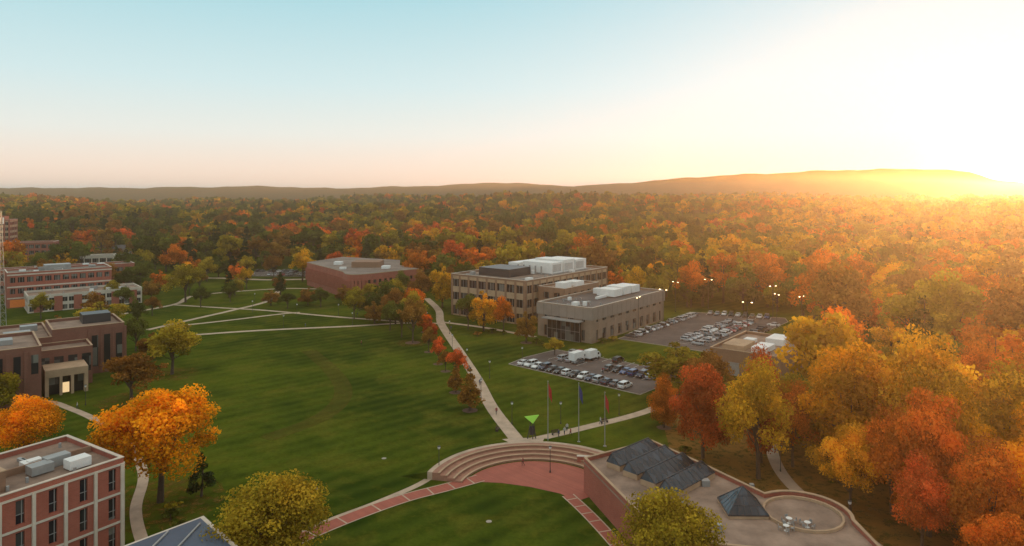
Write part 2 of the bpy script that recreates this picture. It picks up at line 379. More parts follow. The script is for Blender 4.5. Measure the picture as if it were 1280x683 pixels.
# forest
clear=[(-340,-50),(-340,330),(-262,380),(-240,410),(-190,412),(-160,440),(-120,446),(-88,408),(-60,385),(-42,340),(0,330),(50,325),(66,300),(82,290),(108,272),(114,262),(106,215),(104,188),(90,162),(60,156),(60,140),(90,122),(90,60),(90,-50)]
def inpoly(x,y,P):
    c=False; j=len(P)-1
    for i in range(len(P)):
        xi,yi=P[i]; xj,yj=P[j]
        if (yi>y)!=(yj>y) and x<(xj-xi)*(y-yi)/(yj-yi)+xi: c=not c
        j=i
    return c
glades=[(235,830,85,50),(330,905,80,40),(-190,1000,90,45),(40,760,60,22),(-330,900,60,40),(120,1000,70,35)]
houses=[(-190,525),(-232,610),(-335,560),(-28,468),(-75,520),(-285,500),(60,640),(-150,640),(30,420),(-400,640)]
bldz=[(-352,470,44),(-318,450,30),(-262,430,26)]
groups={}
y=60.
cnt=0
while y<1650:
    sp=11.5 if y<450 else (13.5 if y<900 else 16.5)
    x=-(.92*y+90)
    while x<.92*y+110:
        px=x+random.uniform(-.5,.5)*sp; py=y+random.uniform(-.5,.5)*sp
        x+=sp
        if inpoly(px,py,clear): continue
        if px<60 and py<200: continue
        if any(((px-a)/c)**2+((py-b)/d)**2<1 for a,b,c,d in glades): continue
        if any(abs(px-a)<9 and -24<py-b<9 for a,b in houses): continue
        if any(abs(px-a)<r and abs(py-b)<r for a,b,r in bldz): continue
        if random.random()<.06: continue
        n1=math.sin(px/47+1.3)*math.sin(py/61)+.6*math.sin(px/23-py/31+2)
        n2=math.sin(px/90+py/70)+.5*math.sin(px/35+4)
        right=px>.30*py
        band=(380<py<620 and -.38*py<px<-.06*py)
        w={'green':3.4,'olive':1.8,'yellow':.65,'orange':.45,'red':.16,'rust':1.3,'dark':.8}
        if right: w={'green':1.1,'olive':1.8,'yellow':1.7,'orange':1.6,'red':.2,'rust':1.0,'dark':.08}
        elif band: w={'green':.7,'olive':.9,'yellow':.7,'orange':1.8,'red':1.4,'rust':1.5,'dark':.1}
        elif px<-.36*py: w={'green':3.4,'olive':1.5,'yellow':.5,'orange':.6,'red':.15,'rust':1.5,'dark':1.1}
        elif py<420: w={'green':1.9,'olive':1.8,'yellow':1.6,'orange':.9,'red':.2,'rust':1,'dark':.15}
        w['orange']*=max(.1,1+n1); w['red']*=max(.08,1+n1); w['green']*=max(.2,1-n1); w['yellow']*=max(.1,1+n2); w['dark']*=max(.1,1-n2)
        ks=list(w); c=random.choices(ks,[w[k] for k in ks])[0]
        s=random.choice([random.uniform(.7,1.05),random.uniform(1.0,1.3),random.uniform(1.25,1.65)])
        if c=='dark': key=(c,'C',random.randrange(2)); s*=1.15
        elif py<300: key=(c,'M',random.randrange(3)); s*=1.1
        else: key=(c,'F',random.randrange(5))
        groups.setdefault(key,[]).append((px,py,s)); cnt+=1
    y+=sp
print('forest trees',cnt)
forest=empty('autumn_forest')
for key,pts in groups.items():
    me={'C':CON,'F':FAR,'M':MID}[key[1]][key[2]]
    arr=np.array(pts); zz=terr(arr[:,0],arr[:,1])
    V=[];F=[]
    for (px,py,s),z in zip(pts,zz):
        a=random.random()*6.28; c,sn=math.cos(a)*s/2,math.sin(a)*s/2; o=len(V)
        V+=[(px-c+sn,py-sn-c,z),(px+c+sn,py+sn-c,z),(px+c-sn,py+sn+c,z),(px-c-sn,py-sn+c,z)]; F.append((o,o+1,o+2,o+3))
    inst=mk('forest_stand_'+key[0],V,F,None,forest)
    inst.instance_type='FACES'; inst.use_instance_faces_scale=True; inst.instance_faces_scale=1.0
    inst.show_instancer_for_render=False; inst.show_instancer_for_viewport=False
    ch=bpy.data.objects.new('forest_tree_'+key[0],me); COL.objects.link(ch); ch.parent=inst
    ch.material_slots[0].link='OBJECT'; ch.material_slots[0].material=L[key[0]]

# ------------------------------------------------------------------ paths, lots
A=51.7
ribbon('main_footpath',[(1,137.5),(-4.6,158),(-9.2,181.5),(-16.3,213),(-26.7,258),(-31,288),(-40,320)],3.0,.030,M['conc'])
for i,(pts,w) in enumerate([
 ([(-132,247),(-125,268),(-118,288),(-112,312),(-118,345)],2.4),
 ([(-116,236),(-100,243),(-84.3,248),(-59.5,254),(-41,260),(-27,259)],2.4),
 ([(-150,302),(-125,294),(-104.7,288),(-70.5,273),(-43.2,263)],2.0),
 ([(-128,252),(-112,264),(-96,278),(-88,283)],2.0),
 ([(-165,268),(-150,302),(-152,330),(-120,352),(-95,350)],2.4),
 ([(-200,395),(-167,395),(-140,388),(-112,392)],5),
 ([(-116,164),(-109,162),(-102.8,158),(-93,151),(-80,140),(-66,122),(-59,107),(-51,95),(-44,86)],1.7),
 ([(3.2,136.9),(15.3,144.6),(31.2,156),(44,172)],2.4),
 ([(58,150),(50,131),(47.6,116),(50,103),(52,90),(50,80)],2.2),
 ([(-27,262),(-10,251),(8,235)],2.2)]):
    ribbon('footpath',pts,w,.018+.0045*(i%2)+.0008*i,M['conc'])
lot1=[(-1,198),(31.5,168),(37,174),(45,190),(14,216),(4,206)]
sheet('parking_lot',lot1,.010,M['asphalt']); kerb('kerb',lot1)
lot2=[(36,232),(76,283),(108,270),(106,262),(63,211)]
sheet('parking_lot',lot2,.011,M['asphalt']); kerb('kerb',lot2)
sheet('access_road',[(38,182),(44,178),(70,206),(64,212)],.006,M['asphalt'])
lot3=[(-170,405),(-122,402),(-116,425),(-160,432)]
sheet('parking_lot',lot3,.012,M['asphalt'])
sheet('leaf_litter_ground',[(33,150),(44,165),(62,165),(100,190),(120,120),(110,70),(46,70),(48,98),(38,118),(30,128)],.007,M['litter'])
ribbon('worn_grass_track',[(-64,215),(-50,190),(-42,170),(-42,152),(-50,138)],4.5,.005,M['worn'])
def disc(name,x,y,r,z,mat):
    return mk(name,[(x+r*math.cos(a)*random.uniform(.93,1.07),y+r*math.sin(a)*random.uniform(.93,1.07),z) for a in np.linspace(0,6.283,25)[:-1]],[tuple(range(24))],mat)
for x,y,r in [(-14.9,181.5,1.6),(-21.4,198,1.5),(-27.8,230.5,1.6),(-18.5,190,1.4),(-26,213,1.5),(-9.6,156,1.8),(-32.9,226,2.5),(-14,170,1.6),(4.7,226,2),(-31,243,1.6),(32.2,144.6,1.5)]:
    disc('mulch_bed',x,y,r,.035,M['mulch'])
for x,y,r in [(-56.7,110,10),(-88.5,124,8),(-91,164,8),(-93,187,7),(-33,226,5.5),(-31,89,8),(-147,244,9)]:
    disc('fallen_leaves',x,y,r,.015,M['fallen'])
def stalls(p0,p1,step,depth_dir,ln):
    p0=np.array(p0,float);p1=np.array(p1,float); D=np.linalg.norm(p1-p0); d=(p1-p0)/D; V=[];F=[]
    q=np.array(depth_dir,float); q/=np.linalg.norm(q)
    k=0
    while k*step<=D:
        c=p0+d*k*step; o=len(V)
        for v in (c-d*.06-q*ln/2,c+d*.06-q*ln/2,c+d*.06+q*ln/2,c-d*.06+q*ln/2): V.append((v[0],v[1],.017))
        F.append((o,o+1,o+2,o+3)); k+=1
    mk('parking_stall_lines',V,F,M['paint'])

# ------------------------------------------------------------------ cars
paintc={'white':(.75,.75,.74),'silver':(.42,.43,.44),'black':(.02,.02,.022),'grey':(.13,.135,.14),'red':(.35,.02,.02),'blue':(.03,.07,.2),'navy':(.02,.03,.07),'tan':(.3,.26,.2)}
PM={}
for k,c in paintc.items():
    m,nt,out=new_mat('car_paint_'+k); b=N(nt,'ShaderNodeBsdfPrincipled'); b.inputs['Base Color'].default_value=(*c,1)
    b.inputs['Roughness'].default_value=.28; b.inputs['Coat Weight'].default_value=.6; b.inputs['Metallic'].default_value=.0 if k in('white','red') else .3
    nt.links.new(b.outputs[0],out.inputs[0]); PM[k]=m
m,nt,out=new_mat('car_glass'); b=N(nt,'ShaderNodeBsdfPrincipled'); b.inputs['Base Color'].default_value=(.012,.014,.017,1); b.inputs['Roughness'].default_value=.06; nt.links.new(b.outputs[0],out.inputs[0]); CG=m
m,nt,out=new_mat('tyre'); b=N(nt,'ShaderNodeBsdfPrincipled'); b.inputs['Base Color'].default_value=(.015,.015,.015,1); b.inputs['Roughness'].default_value=.8; nt.links.new(b.outputs[0],out.inputs[0]); TY=m
TL=simple('tail_light',(.4,.02,.02),.3,.05,1); HLm=simple('head_light',(.7,.7,.68),.2,.05,1)
def car_mesh(name,st,cab,wheels,rw=.33):
    V=[];F=[];MI=[]
    for (yy,zl,zt,w) in st:
        zm=zl+(zt-zl)*.55
        V+=[(-w*.94,yy,zl),(-w,yy,zm),(-w*.93,yy,zt-.03),(-w*.7,yy,zt),(w*.7,yy,zt),(w*.93,yy,zt-.03),(w,yy,zm),(w*.94,yy,zl)]
    for i in range(len(st)-1):
        for k in range(8):
            F.append((i*8+k,i*8+(k+1)%8,(i+1)*8+(k+1)%8,(i+1)*8+k)); MI.append(0)
    F.append(tuple(range(8))); MI.append(0); F.append(tuple((len(st)-1)*8+k for k in range(7,-1,-1))); MI.append(0)
    yb0,yb1,yt0,yt1,zb,zt,wb,wt=cab
    def ring(y0,y1,z,w): return [(-w,y0,z),(w,y0,z),(w,y1,z),(-w,y1,z)]
    o=len(V); V+=ring(yb0,yb1,zb,wb)+ring(yt0,yt1,zt,wt)
    for f in [(0,1,5,4),(1,2,6,5),(2,3,7,6),(3,0,4,7)]: F.append(tuple(o+i for i in f)); MI.append(1)
    o=len(V); e=.04
    V+=ring(yt0-e,yt1+e,zt-.01,wt+e)+ring(yt0+.12,yt1-.15,zt+.06,wt-.1)
    for f in [(0,1,5,4),(1,2,6,5),(2,3,7,6),(3,0,4,7),(4,5,6,7)]: F.append(tuple(o+i for i in f)); MI.append(0)
    def bar(a,b,t=.045):
        vv,ff=tubes([([a,b],[t,t])],4); o=len(V); V.extend(vv); 
        for f in ff: F.append(tuple(o+i for i in f)); MI.append(0)
    for sx in (-1,1):
        bar((sx*wb,yb0,zb),(sx*wt,yt0,zt)); bar((sx*wb,yb1,zb),(sx*wt,yt1,zt)); ymid=(yb0+yb1)/2-.1; bar((sx*wb,ymid,zb),(sx*wt,ymid,zt))
        o=len(V); x0=sx*(wb+.03); x1=sx*(wb+.2); y0=yb1-.35
        V+=[(x0,y0,zb),(x1,y0,zb),(x1,y0+.12,zb),(x0,y0+.12,zb),(x0,y0,zb+.14),(x1,y0,zb+.14),(x1,y0+.12,zb+.14),(x0,y0+.12,zb+.14)]
        for f in BF: F.append(tuple(o+i for i in f)); MI.append(0)
    W=st[len(st)//2][3]
    for yy in wheels:
        for sx in (-1,1):
            o=len(V); n=12
            for xx in (sx*(W-.2),sx*(W+.015)):
                for k in range(n): a=2*math.pi*k/n; V.append((xx,yy+rw*math.cos(a),rw+rw*math.sin(a)))
            for k in range(n): F.append((o+k,o+(k+1)%n,o+n+(k+1)%n,o+n+k)); MI.append(2)
            F.append(tuple(o+n+k for k in range(n))); MI.append(2)
            o=len(V)
            for k in range(n): a=2*math.pi*k/n; V.append((sx*(W+.022),yy+rw*.6*math.cos(a),rw+rw*.6*math.sin(a)))
            F.append(tuple(o+k for k in range(n))); MI.append(5)
    for (yy,mi) in ((st[0][0]-.02,3),(st[-1][0]+.02,4)):
        zc=(st[0 if mi==3 else -1][1]+st[0 if mi==3 else -1][2])/2+.08
        for sx in (-1,1):
            o=len(V); w=st[0][3]
            x0,x1=sorted((sx*w*.5,sx*w*.92)); V+=[(x0,yy-.03,zc-.07),(x1,yy-.03,zc-.07),(x1,yy+.03,zc-.07),(x0,yy+.03,zc-.07),(x0,yy-.03,zc+.08),(x1,yy-.03,zc+.08),(x1,yy+.03,zc+.08),(x0,yy+.03,zc+.08)]
            for f in BF: F.append(tuple(o+i for i in f)); MI.append(mi)
    me=bpy.data.meshes.new(name); me.from_pydata(V,[],F)
    for mm in (PM['white'],CG,TY,TL,HLm,M['hvac_grey']): me.materials.append(mm)
    me.polygons.foreach_set('material_index',MI); me.update(); 
    bm=bmesh.new(); bm.from_mesh(me); bmesh.ops.recalc_face_normals(bm,faces=bm.faces); bm.to_mesh(me); bm.free()
    return me
SED=car_mesh('sedan',[(-2.3,.35,.75,.75),(-2.1,.25,.98,.86),(-1.5,.22,1.0,.90),(0,.2,.97,.91),(1.1,.22,.93,.90),(1.9,.25,.80,.86),(2.3,.35,.62,.70)],(-1.75,1.05,-1.15,.35,.95,1.40,.84,.64),(-1.4,1.42))
SUV=car_mesh('suv',[(-2.3,.4,.9,.82),(-2.2,.3,1.1,.92),(-1.5,.28,1.12,.95),(0,.27,1.1,.96),(1.1,.28,1.07,.95),(1.9,.3,1.0,.92),(2.3,.42,.75,.8)],(-2.2,1.1,-1.95,.5,1.08,1.68,.88,.72),(-1.4,1.42),.37)
HAT=car_mesh('hatchback',[(-2.0,.35,.8,.76),(-1.9,.25,1.0,.85),(-1.2,.22,1.02,.88),(0,.2,.99,.89),(1.0,.22,.95,.88),(1.7,.25,.84,.84),(2.0,.35,.65,.72)],(-1.88,1.0,-1.55,.35,.98,1.48,.82,.66),(-1.2,1.25))
def put_car(x,y,ang,kind=None,colr=None):
    me=kind or random.choice([SED,SED,SUV,SUV,HAT])
    colr=colr or random.choices(list(paintc),[5,4,3,3,.8,1.0,1.5,.7])[0]
    ob=bpy.data.objects.new('parked_car',me); COL.objects.link(ob); ob.location=(x,y,.012); ob.rotation_euler=(0,0,ang+random.uniform(-.03,.03))
    ob.material_slots[0].link='OBJECT'; ob.material_slots[0].material=PM[colr]
def row(p0,p1,step=2.75,fill=.85,cols=None):
    p0=np.array(p0,float);p1=np.array(p1,float); D=np.linalg.norm(p1-p0); d=(p1-p0)/D; ang=math.atan2(d[1],d[0])
    n=int(D/step)
    for i in range(n):
        if random.random()>fill: continue
        c=p0+d*(i+.5)*step; put_car(c[0],c[1],ang+(math.pi if random.random()<.3 else 0),colr=random.choice(cols) if cols else None)
    stalls(p0,p0+d*step*n,step,(-d[1],d[0]),5.2)
row((2.5,198.5),(31.5,172),2.65,.95,['white','silver','black','grey','navy','white'])
row((12.5,205.5),(22,196.8),2.65,.85)
row((26.5,192.5),(38.5,181.5),2.65,.9)
row((18,211.5),(42,191.5),2.65,.5)
row((40.5,234),(75,278),2.7,.96,['white','silver','white','grey','silver'])
row((56,225.5),(87,265),2.7,.95,['white','silver','white','black','silver'])
row((60,221.5),(91.5,261),2.7,.95,['white','silver','white','grey','silver','red'])
row((80,279.5),(104,268),2.7,.9)
row((68,217),(99,256),2.7,.6)
row((-166,410),(-124,407),2.8,.8); row((-160,427),(-120,421),2.8,.6)
def truck(x,y,ang,name='box_truck',L_=6.5):
    e=empty(name,(x,y,0),ang)
    boxes('cargo_box',[(-1.1,1.1,-L_/2,L_/2-1.9,.85,3.1)],M['hvac'],e)
    V=[(-1,L_/2-1.85,.5),(1,L_/2-1.85,.5),(1,L_/2,.5),(-1,L_/2,.5),(-1,L_/2-1.85,2.3),(1,L_/2-1.85,2.3),(1,L_/2-.75,2.3),(-1,L_/2-.75,2.3),(-1,L_/2,1.35),(1,L_/2,1.35)]
    mk('cab',V,[(0,1,2,3),(4,5,6,7),(0,1,5,4),(1,2,9,6,5),(3,0,4,7,8),(3,2,9,8)],PM['white'],e)
    mk('windscreen',[(-.9,L_/2-.02,1.40),(.9,L_/2-.02,1.40),(.9,L_/2-.70,2.25),(-.9,L_/2-.70,2.25)],[(0,1,2,3)],CG,e).location=(0,.02,.02)
    boxes('side_windows',[(-1.012,1.012,L_/2-1.5,L_/2-.7,1.45,2.05)],CG,e)
    boxes('chassis',[(-.8,.8,-L_/2+.1,L_/2-.3,.5,.84)],M['dark_metal'],e)
    tl=[]
    for yy in (-L_/2+1.2,L_/2-1):
        for sx in (-1,1): tl.append(([(sx*.75,yy,.42),(sx*1.04,yy,.42)],[.42,.42]))
    v,f=tubes(tl,12); mk('wheels',v,f,TY,e)
truck(19.5,201,math.radians(-42)); truck(24,203.5,math.radians(-42),'delivery_van',5.6)

# ------------------------------------------------------------------ buildings
def facade_building(name,org,ang,w,d,h,floors,bay,wall,spand=1.5,pier=.7,roof='roof',trim=None,base=.0,glassm='glass',par=.7,pierm=None,proud=.05):
    e=empty(name,(org[0],org[1],0),math.radians(ang)); g=.28
    boxes('windows',[(g,w-g,g,d-g,.05,h-.31)],M[glassm],e)
    fh=(h-base)/floors; S=[]
    for k in range(floors+1):
        z0=base+k*fh-(spand*.55 if k else base); z1=base+k*fh+spand*.45
        if k==floors: z1=h-.01
        if k==0: z1=max(base,.5)
        z0=max(z0,0)
        S+=[(0,w,0,g+.1,z0,z1),(0,w,d-g-.1,d,z0,z1),(0,g+.1,g+.1,d-g-.1,z0,z1),(w-g-.1,w,g+.1,d-g-.1,z0,z1)]
    boxes('spandrels',S,wall,e)
    Pq=[]; o=-proud
    def along(L):
        n=max(1,round(L/bay)); return [i*L/n for i in range(n+1)]
    for x in along(w):
        x0=min(max(x-pier/2,0),w-pier); Pq+=[(x0,x0+pier,o,g+.05,0,h-.02),(x0,x0+pier,d-g-.05,d-o,0,h-.02)]
    for y in along(d)[1:-1]:
        Pq+=[(o,g+.05,y-pier/2,y+pier/2,0,h-.02),(w-g-.05,w-o,y-pier/2,y+pier/2,0,h-.02)]
    for y0 in (.06,d-pier-.06): Pq+=[(o,g+.05,y0,y0+pier,0,h-.02),(w-g-.05,w-o,y0,y0+pier,0,h-.02)]
    boxes('piers',Pq,pierm or trim or wall,e)
    Mq=[]
    for x in along(w):
        for k in (.333,.667):
            xm=x+bay*k
            if xm<w-1: Mq+=[(xm-.05,xm+.05,g-.06,g+.01,.5,h-.6)]
    for y in along(d):
        for k in (.333,.667):
            ym=y+bay*k
            if ym<d-1: Mq+=[(g-.06,g+.01,ym-.05,ym+.05,.5,h-.6)]
    boxes('mullions',Mq,M['hvac_grey'],e)
    boxes('roof',[(.25,w-.25,.25,d-.25,h-.3,h)],M[roof],e)
    t=.32
    boxes('parapet',[(-.06,w+.06,-.06,t,h,h+par),(-.06,w+.06,d-t,d+.06,h,h+par),(-.06,t,t,d-t,h,h+par),(w-t,w+.06,t,d-t,h,h+par)],trim or wall,e)
    boxes('coping',[(-.12,w+.12,-.12,t+.05,h+par,h+par+.1),(-.12,w+.12,d-t-.05,d+.12,h+par,h+par+.1),(-.12,t+.05,t+.05,d-t-.05,h+par,h+par+.1),(w-t-.05,w+.12,t+.05,d-t-.05,h+par,h+par+.1)],M['white_conc'],e)
    return e
def rooftop(e,w,d,h,n,seed=0,x0=2,y0=2):
    r=random.Random(seed); U=[];G=[];D=[]
    for i in range(n):
        x=r.uniform(x0,w-5); y=r.uniform(y0,d-4); s=r.uniform(.8,2.2)
        (U if r.random()<.6 else G).append((x,x+s*1.4,y,y+s,h+.15,h+.15+r.uniform(.6,1.5)))
        D.append((x+s*.4,x+s*.7,y+s+.01,y+s+2.5,h+.1,h+.5))
    for i in range(n*2):
        x=r.uniform(1.5,w-2); y=r.uniform(1.5,d-2); D.append((x,x+.3,y,y+.3,h,h+.7))
    if U: boxes('rooftop_units',U,M['hvac'],e)
    if G: boxes('rooftop_vents',G,M['hvac_grey'],e)
    boxes('rooftop_ducts',D,M['hvac_grey'],e)
e=facade_building('tan_academic_building',(5,255),A,60,38,16,3,4.6,M['tan'],2.3,1.0,'roof',M['brick_brown'])
rooftop(e,60,38,16,10,3)
boxes('penthouse',[(8,22,14,30,16,19.2)],M['dark_metal'],e)
boxes('white_air_handlers',[(26,33.6,6,21,16.5,20.8),(34.6,42.6,6,21,16.5,21.4),(43.6,52,6,21,16.5,20.9),(25,51,23,28,16.5,20)],M['hvac'],e)
boxes('air_handler_bases',[(25.5,52.5,5.6,21.4,16,16.48)],M['hvac_grey'],e)
boxes('louvres',[(26.5+8.7*i+.9*j,26.5+8.7*i+.9*j+.4,5.93,6.01,17,20) for i in range(3) for j in range(7)],M['hvac_grey'],e)
v,f=tubes([([(24,10+i*3,16),(24,10+i*3,19.5)],[.35,.35]) for i in range(5)],10); mk('exhaust_stacks',v,f,M['hvac_grey'],e)
e=facade_building('link_building',(19.5,252),A,24,12,13.5,3,5,M['brick_brown'],2.2,2.2,'roof_gravel',M['brick_brown'])
boxes('rooftop_units',[(4,9,3,7,13.6,15.6),(12,18,3,8,13.6,15.2)],M['hvac'],e)
e=facade_building('grey_modern_building',(26.3,224.5),A,53,22,11,2,5.3,M['grey_brick'],2.6,2.7,'roof_dark',M['grey_brick'],0)
boxes('panel_band',[(-.35,53.35,-.35,-.13,7.6,11.4),(-.35,-.13,-.13,22.35,7.6,11.4)],M['grey_panel'],e)
boxes('panel_joints',[(3.2*i,3.2*i+.07,-.37,-.352,7.62,11.38) for i in range(1,17)]+[(-.37,-.352,3.2*i,3.2*i+.07,7.62,11.38) for i in range(1,7)],M['dark_metal'],e)
boxes('entrance_glazing',[(-1.2,-.4,4,17,.1,6.8)],M['glass'],e)
boxes('entrance_mullions',[(-1.28,-1.2,4+i*1.85,4.08+i*1.85,.1,6.8) for i in range(8)]+[(-1.3,-1.21,4,17.1,z,z+.1) for z in (.1,3.4,6.7)],M['hvac_grey'],e)
boxes('entrance_canopy',[(-3.5,-.36,3,18,6.9,7.25)],M['hvac_grey'],e)
boxes('white_air_handlers',[(27,33,7,14.5,11.4,14),(34,39.5,7,14.5,11.4,14.3),(40.5,46.5,7,14.5,11.4,14),(30,33,16,18,11.4,13.4)],M['hvac'],e)
boxes('roof_duct',[(20,26.9,10,11,11.2,12)],M['hvac'],e)
rooftop(e,26,22,11,4,9)
poly=[(-110,366),(-98,349),(-88,335),(-80,323)]
for a in np.linspace(215,325,8): poly.append((-72+6*math.cos(math.radians(a)),318+6*math.sin(math.radians(a))))
poly+=[(-46,336),(-58,352),(-62,378),(-98,396)]
e=empty('brick_hall')
prism('brick_walls_base',poly,0,3.2,M['brick'],e)
def inset(P,k):
    c=np.mean(np.array(P),0); return [tuple(c+(np.array(p)-c)*k) for p in P]
pin=inset(poly,.985)
prism('window_band_low',pin,3.2,5.0,M['glass'],e)
prism('brick_walls_middle',poly,5.0,7.6,M['brick'],e)
prism('window_band_high',pin,7.6,9.2,M['glass'],e)
prism('brick_walls_top',poly,9.2,12,M['brick'],e,M['roof'])
prism('coping',inset(poly,1.004),12,12.25,M['tan'],e,M['roof'])
pp=[]
for i in range(len(poly)):
    a=np.array(poly[i]);b=np.array(poly[(i+1)%len(poly)]);D=np.linalg.norm(b-a)
    for k in range(int(D/3.2)+1):
        c=a+(b-a)*k/max(1,int(D/3.2)+1); pp.append((c[0]-.6,c[0]+.6,c[1]-.6,c[1]+.6,3.0,9.3))
boxes('brick_piers',pp,M['brick'],e)
boxes('rooftop_penthouse',[(-80,-66,340,352,12.2,15)],M['brick_brown'],e)
boxes('rooftop_units',[(-92,-88,352,356,12.3,13.8),(-64,-60,334,338,12.3,13.6),(-84,-81,332,334,12.3,13.3)],M['hvac'],e)
e=facade_building('brick_and_white_building',(-216,292),39.6,39,18,14.5,3,3.2,M['brick'],2.6,.9,'roof',M['brick'])
boxes('white_bands',[(-.1,39.1,-.16,-.08,z,z+.55) for z in (3.9,8.7,13.9)],M['white_conc'],e)
rooftop(e,39,18,14.5,7,4); boxes('penthouse',[(14,24,7,14,14.5,17)],M['hvac_grey'],e)
e=facade_building('low_wing_building',(-199,280.5),39.6,42,19,6.3,2,3.5,M['white_conc'],1.3,.5,'roof_gravel',M['white_conc'])
boxes('brick_panels',[(2+7*i,5+7*i,-.16,-.06,.1,6.2) for i in range(6)],M['brick'],e); rooftop(e,42,19,6.3,5,5)
boxes('orange_banner',[(-6,-1,-.3,-.1,3,6)],M['orange_sign'],e)
e=facade_building('long_flat_building',(-250,330),39.6,60,14,11,2,5,M['brick'],2.2,1,'roof',M['brick']); rooftop(e,60,14,11,6,6)
def block(e,nm,x0,x1,y0,y1,h,wall,roof='roof_gravel',par=.8):
    boxes(nm+'_walls',[(x0,x1,y0,y1,0,h)],wall,e); t=.35
    boxes(nm+'_roof',[(x0+t,x1-t,y0+t,y1-t,h,h+.06)],M[roof],e)
    boxes(nm+'_parapet',[(x0,x1,y0,y0+t,h,h+par),(x0,x1,y1-t,y1,h,h+par),(x0,x0+t,y0+t,y1-t,h,h+par),(x1-t,x1,y0+t,y1-t,h,h+par)],wall,e)
    boxes(nm+'_coping',[(x0-.06,x1+.06,y0-.06,y0+t+.04,h+par,h+par+.12),(x0-.06,x1+.06,y1-t-.04,y1+.06,h+par,h+par+.12),(x0-.06,x0+t+.04,y0+t+.04,y1-t-.04,h+par,h+par+.12),(x1-t-.04,x1+.06,y0+t+.04,y1-t-.04,h+par,h+par+.12)],M['tan'],e)
e=empty('brick_auditorium',(-111.7,162,0),math.radians(39))
block(e,'front_block',-35,0,0,22,12.6,M['brick_dark'])
boxes('front_piers',[(-34+i*3.4,-33.2+i*3.4,-.3,.0,0,12.4) for i in range(10)],M['brick_dark'],e)
block(e,'middle_block',-30,4,22.02,48,10.6,M['brick_dark'])
block(e,'connector_block',.02,12,12,22,9.0,M['brick_dark'])
block(e,'rear_block',4.02,21,22.02,40,12.4,M['brick_dark'])
boxes('rear_piers',[(12.2+i*2.9,12.8+i*2.9,21.75,22.0,0,12.3) for i in range(4)],M['brick_dark'],e)
boxes('tall_windows',[(13.1+i*2.9,14.6+i*2.9,21.9,22.0,2,10.5) for i in range(3)]+[(.6+i*3,2.6+i*3,11.9,12.0,3.4,8) for i in range(4)]+[(-32.6+i*3.4,-31.2+i*3.4,-.1,0,7,11.5) for i in range(10)],M['glass'],e)
boxes('entrance_pavilion',[(1,10,4,11.99,4.6,6.4),(1,1.8,4,11.9,0,4.6),(9.2,10,4,11.9,0,4.6),(4,4.6,4,5,0,4.6),(6.4,7,4,5,0,4.6)],M['tan'],e)
boxes('entrance_doors',[(1.8,9.2,6,6.2,0,4.6)],M['glass'],e); boxes('lit_doorway',[(4.8,6.2,5.9,5.98,.1,2.6)],M['winlit'],e)
boxes('penthouse_a',[(-22,-10,27,38,10.7,14.5)],M['dark_metal'],e); boxes('penthouse_b',[(12,19,31,37,12.5,15)],M['dark_metal'],e)
boxes('rooftop_units',[(-28,-24,6,10,12.7,14.2),(-18,-15,8,11,12.7,13.8),(-8,-5,10,14,12.7,13.9),(-6,0,30,34,10.7,12),(-2,2,38,41,10.7,12.3)],M['hvac_grey'],e)
e=facade_building('brick_residence_hall',(-68.7,74),57.3,26,16,12,3,3.75,M['brick'],1.0,.4,'roof_gravel',M['brick'],pierm=M['white_conc'],proud=.28)
Bq=[]
for i in range(7):
    x=i*26/7
    for k in range(3):
        Bq.append((x+.22,x+1.75,-.03,.36,.45+k*4,.3+k*4+3.3))
        Bq.append((x+2.75,x+3.5,-.03,.36,.45+k*4,.3+k*4+3.3))
boxes('brick_infill',Bq,M['brick'],e)
boxes('window_rails',[(i*26/7+1.75,i*26/7+2.75,.16,.22,z,z+.08) for i in range(7) for z in (1.6,5.6,9.6)],M['hvac_grey'],e)
boxes('white_floor_bands',[(-.15,26.15,-.2,-.07,z,z+.28) for z in (3.75,7.75,11.72)],M['white_conc'],e)
block(e,'roof_box',1,13,3,13,14.2,M['brick_brown'],'roof',.4)
rooftop(e,26,16,12,4,12,x0=14)
boxes('rooftop_ladder_unit',[(19,22,6,7.7,12.05,13.4)],M['hvac_grey'],e)
boxes('roof_inner_wall',[(13.5,25.5,7.8,8.1,12.0,12.9)],M['brick_brown'],e)
e=empty('blue_roof_pavilion')
prism('walls',[(-40,88),(-48,78),(-41,71),(-32,80)],0,7.6,M['brick'],e)
prism('roof_edge',[(-40,88.5),(-48.5,78),(-41,70.5),(-31.6,80)],7.6,8.0,M['white_conc'],e)
prism('roof_panel',[(-40,87.6),(-47.7,78),(-41,71.4),(-32.5,80)],8.0,8.12,M['bluepaint'],e)
boxes('roof_rails',[(-42.4,-42.2,74,84,8.13,8.3),(-39.4,-39.2,73,86,8.13,8.3)],M['hvac_grey'],e)
def arc(cx,cy,r,a0,a1,n): return [(cx+r*math.cos(math.radians(a)),cy+r*math.sin(math.radians(a))) for a in np.linspace(a0,a1,n)]
P=[(19.5,87),(46,82)]+arc(40.5,95,6.5,-25,120,14)+[(31.5,111),(25,122),(12,113.9)]
e=empty('skylight_student_centre')
prism('brick_walls',P,0,4.7,M['brick'],e)
prism('roof',P,4.7,5.0,M['roof_gravel'],e,M['roof_gravel'])
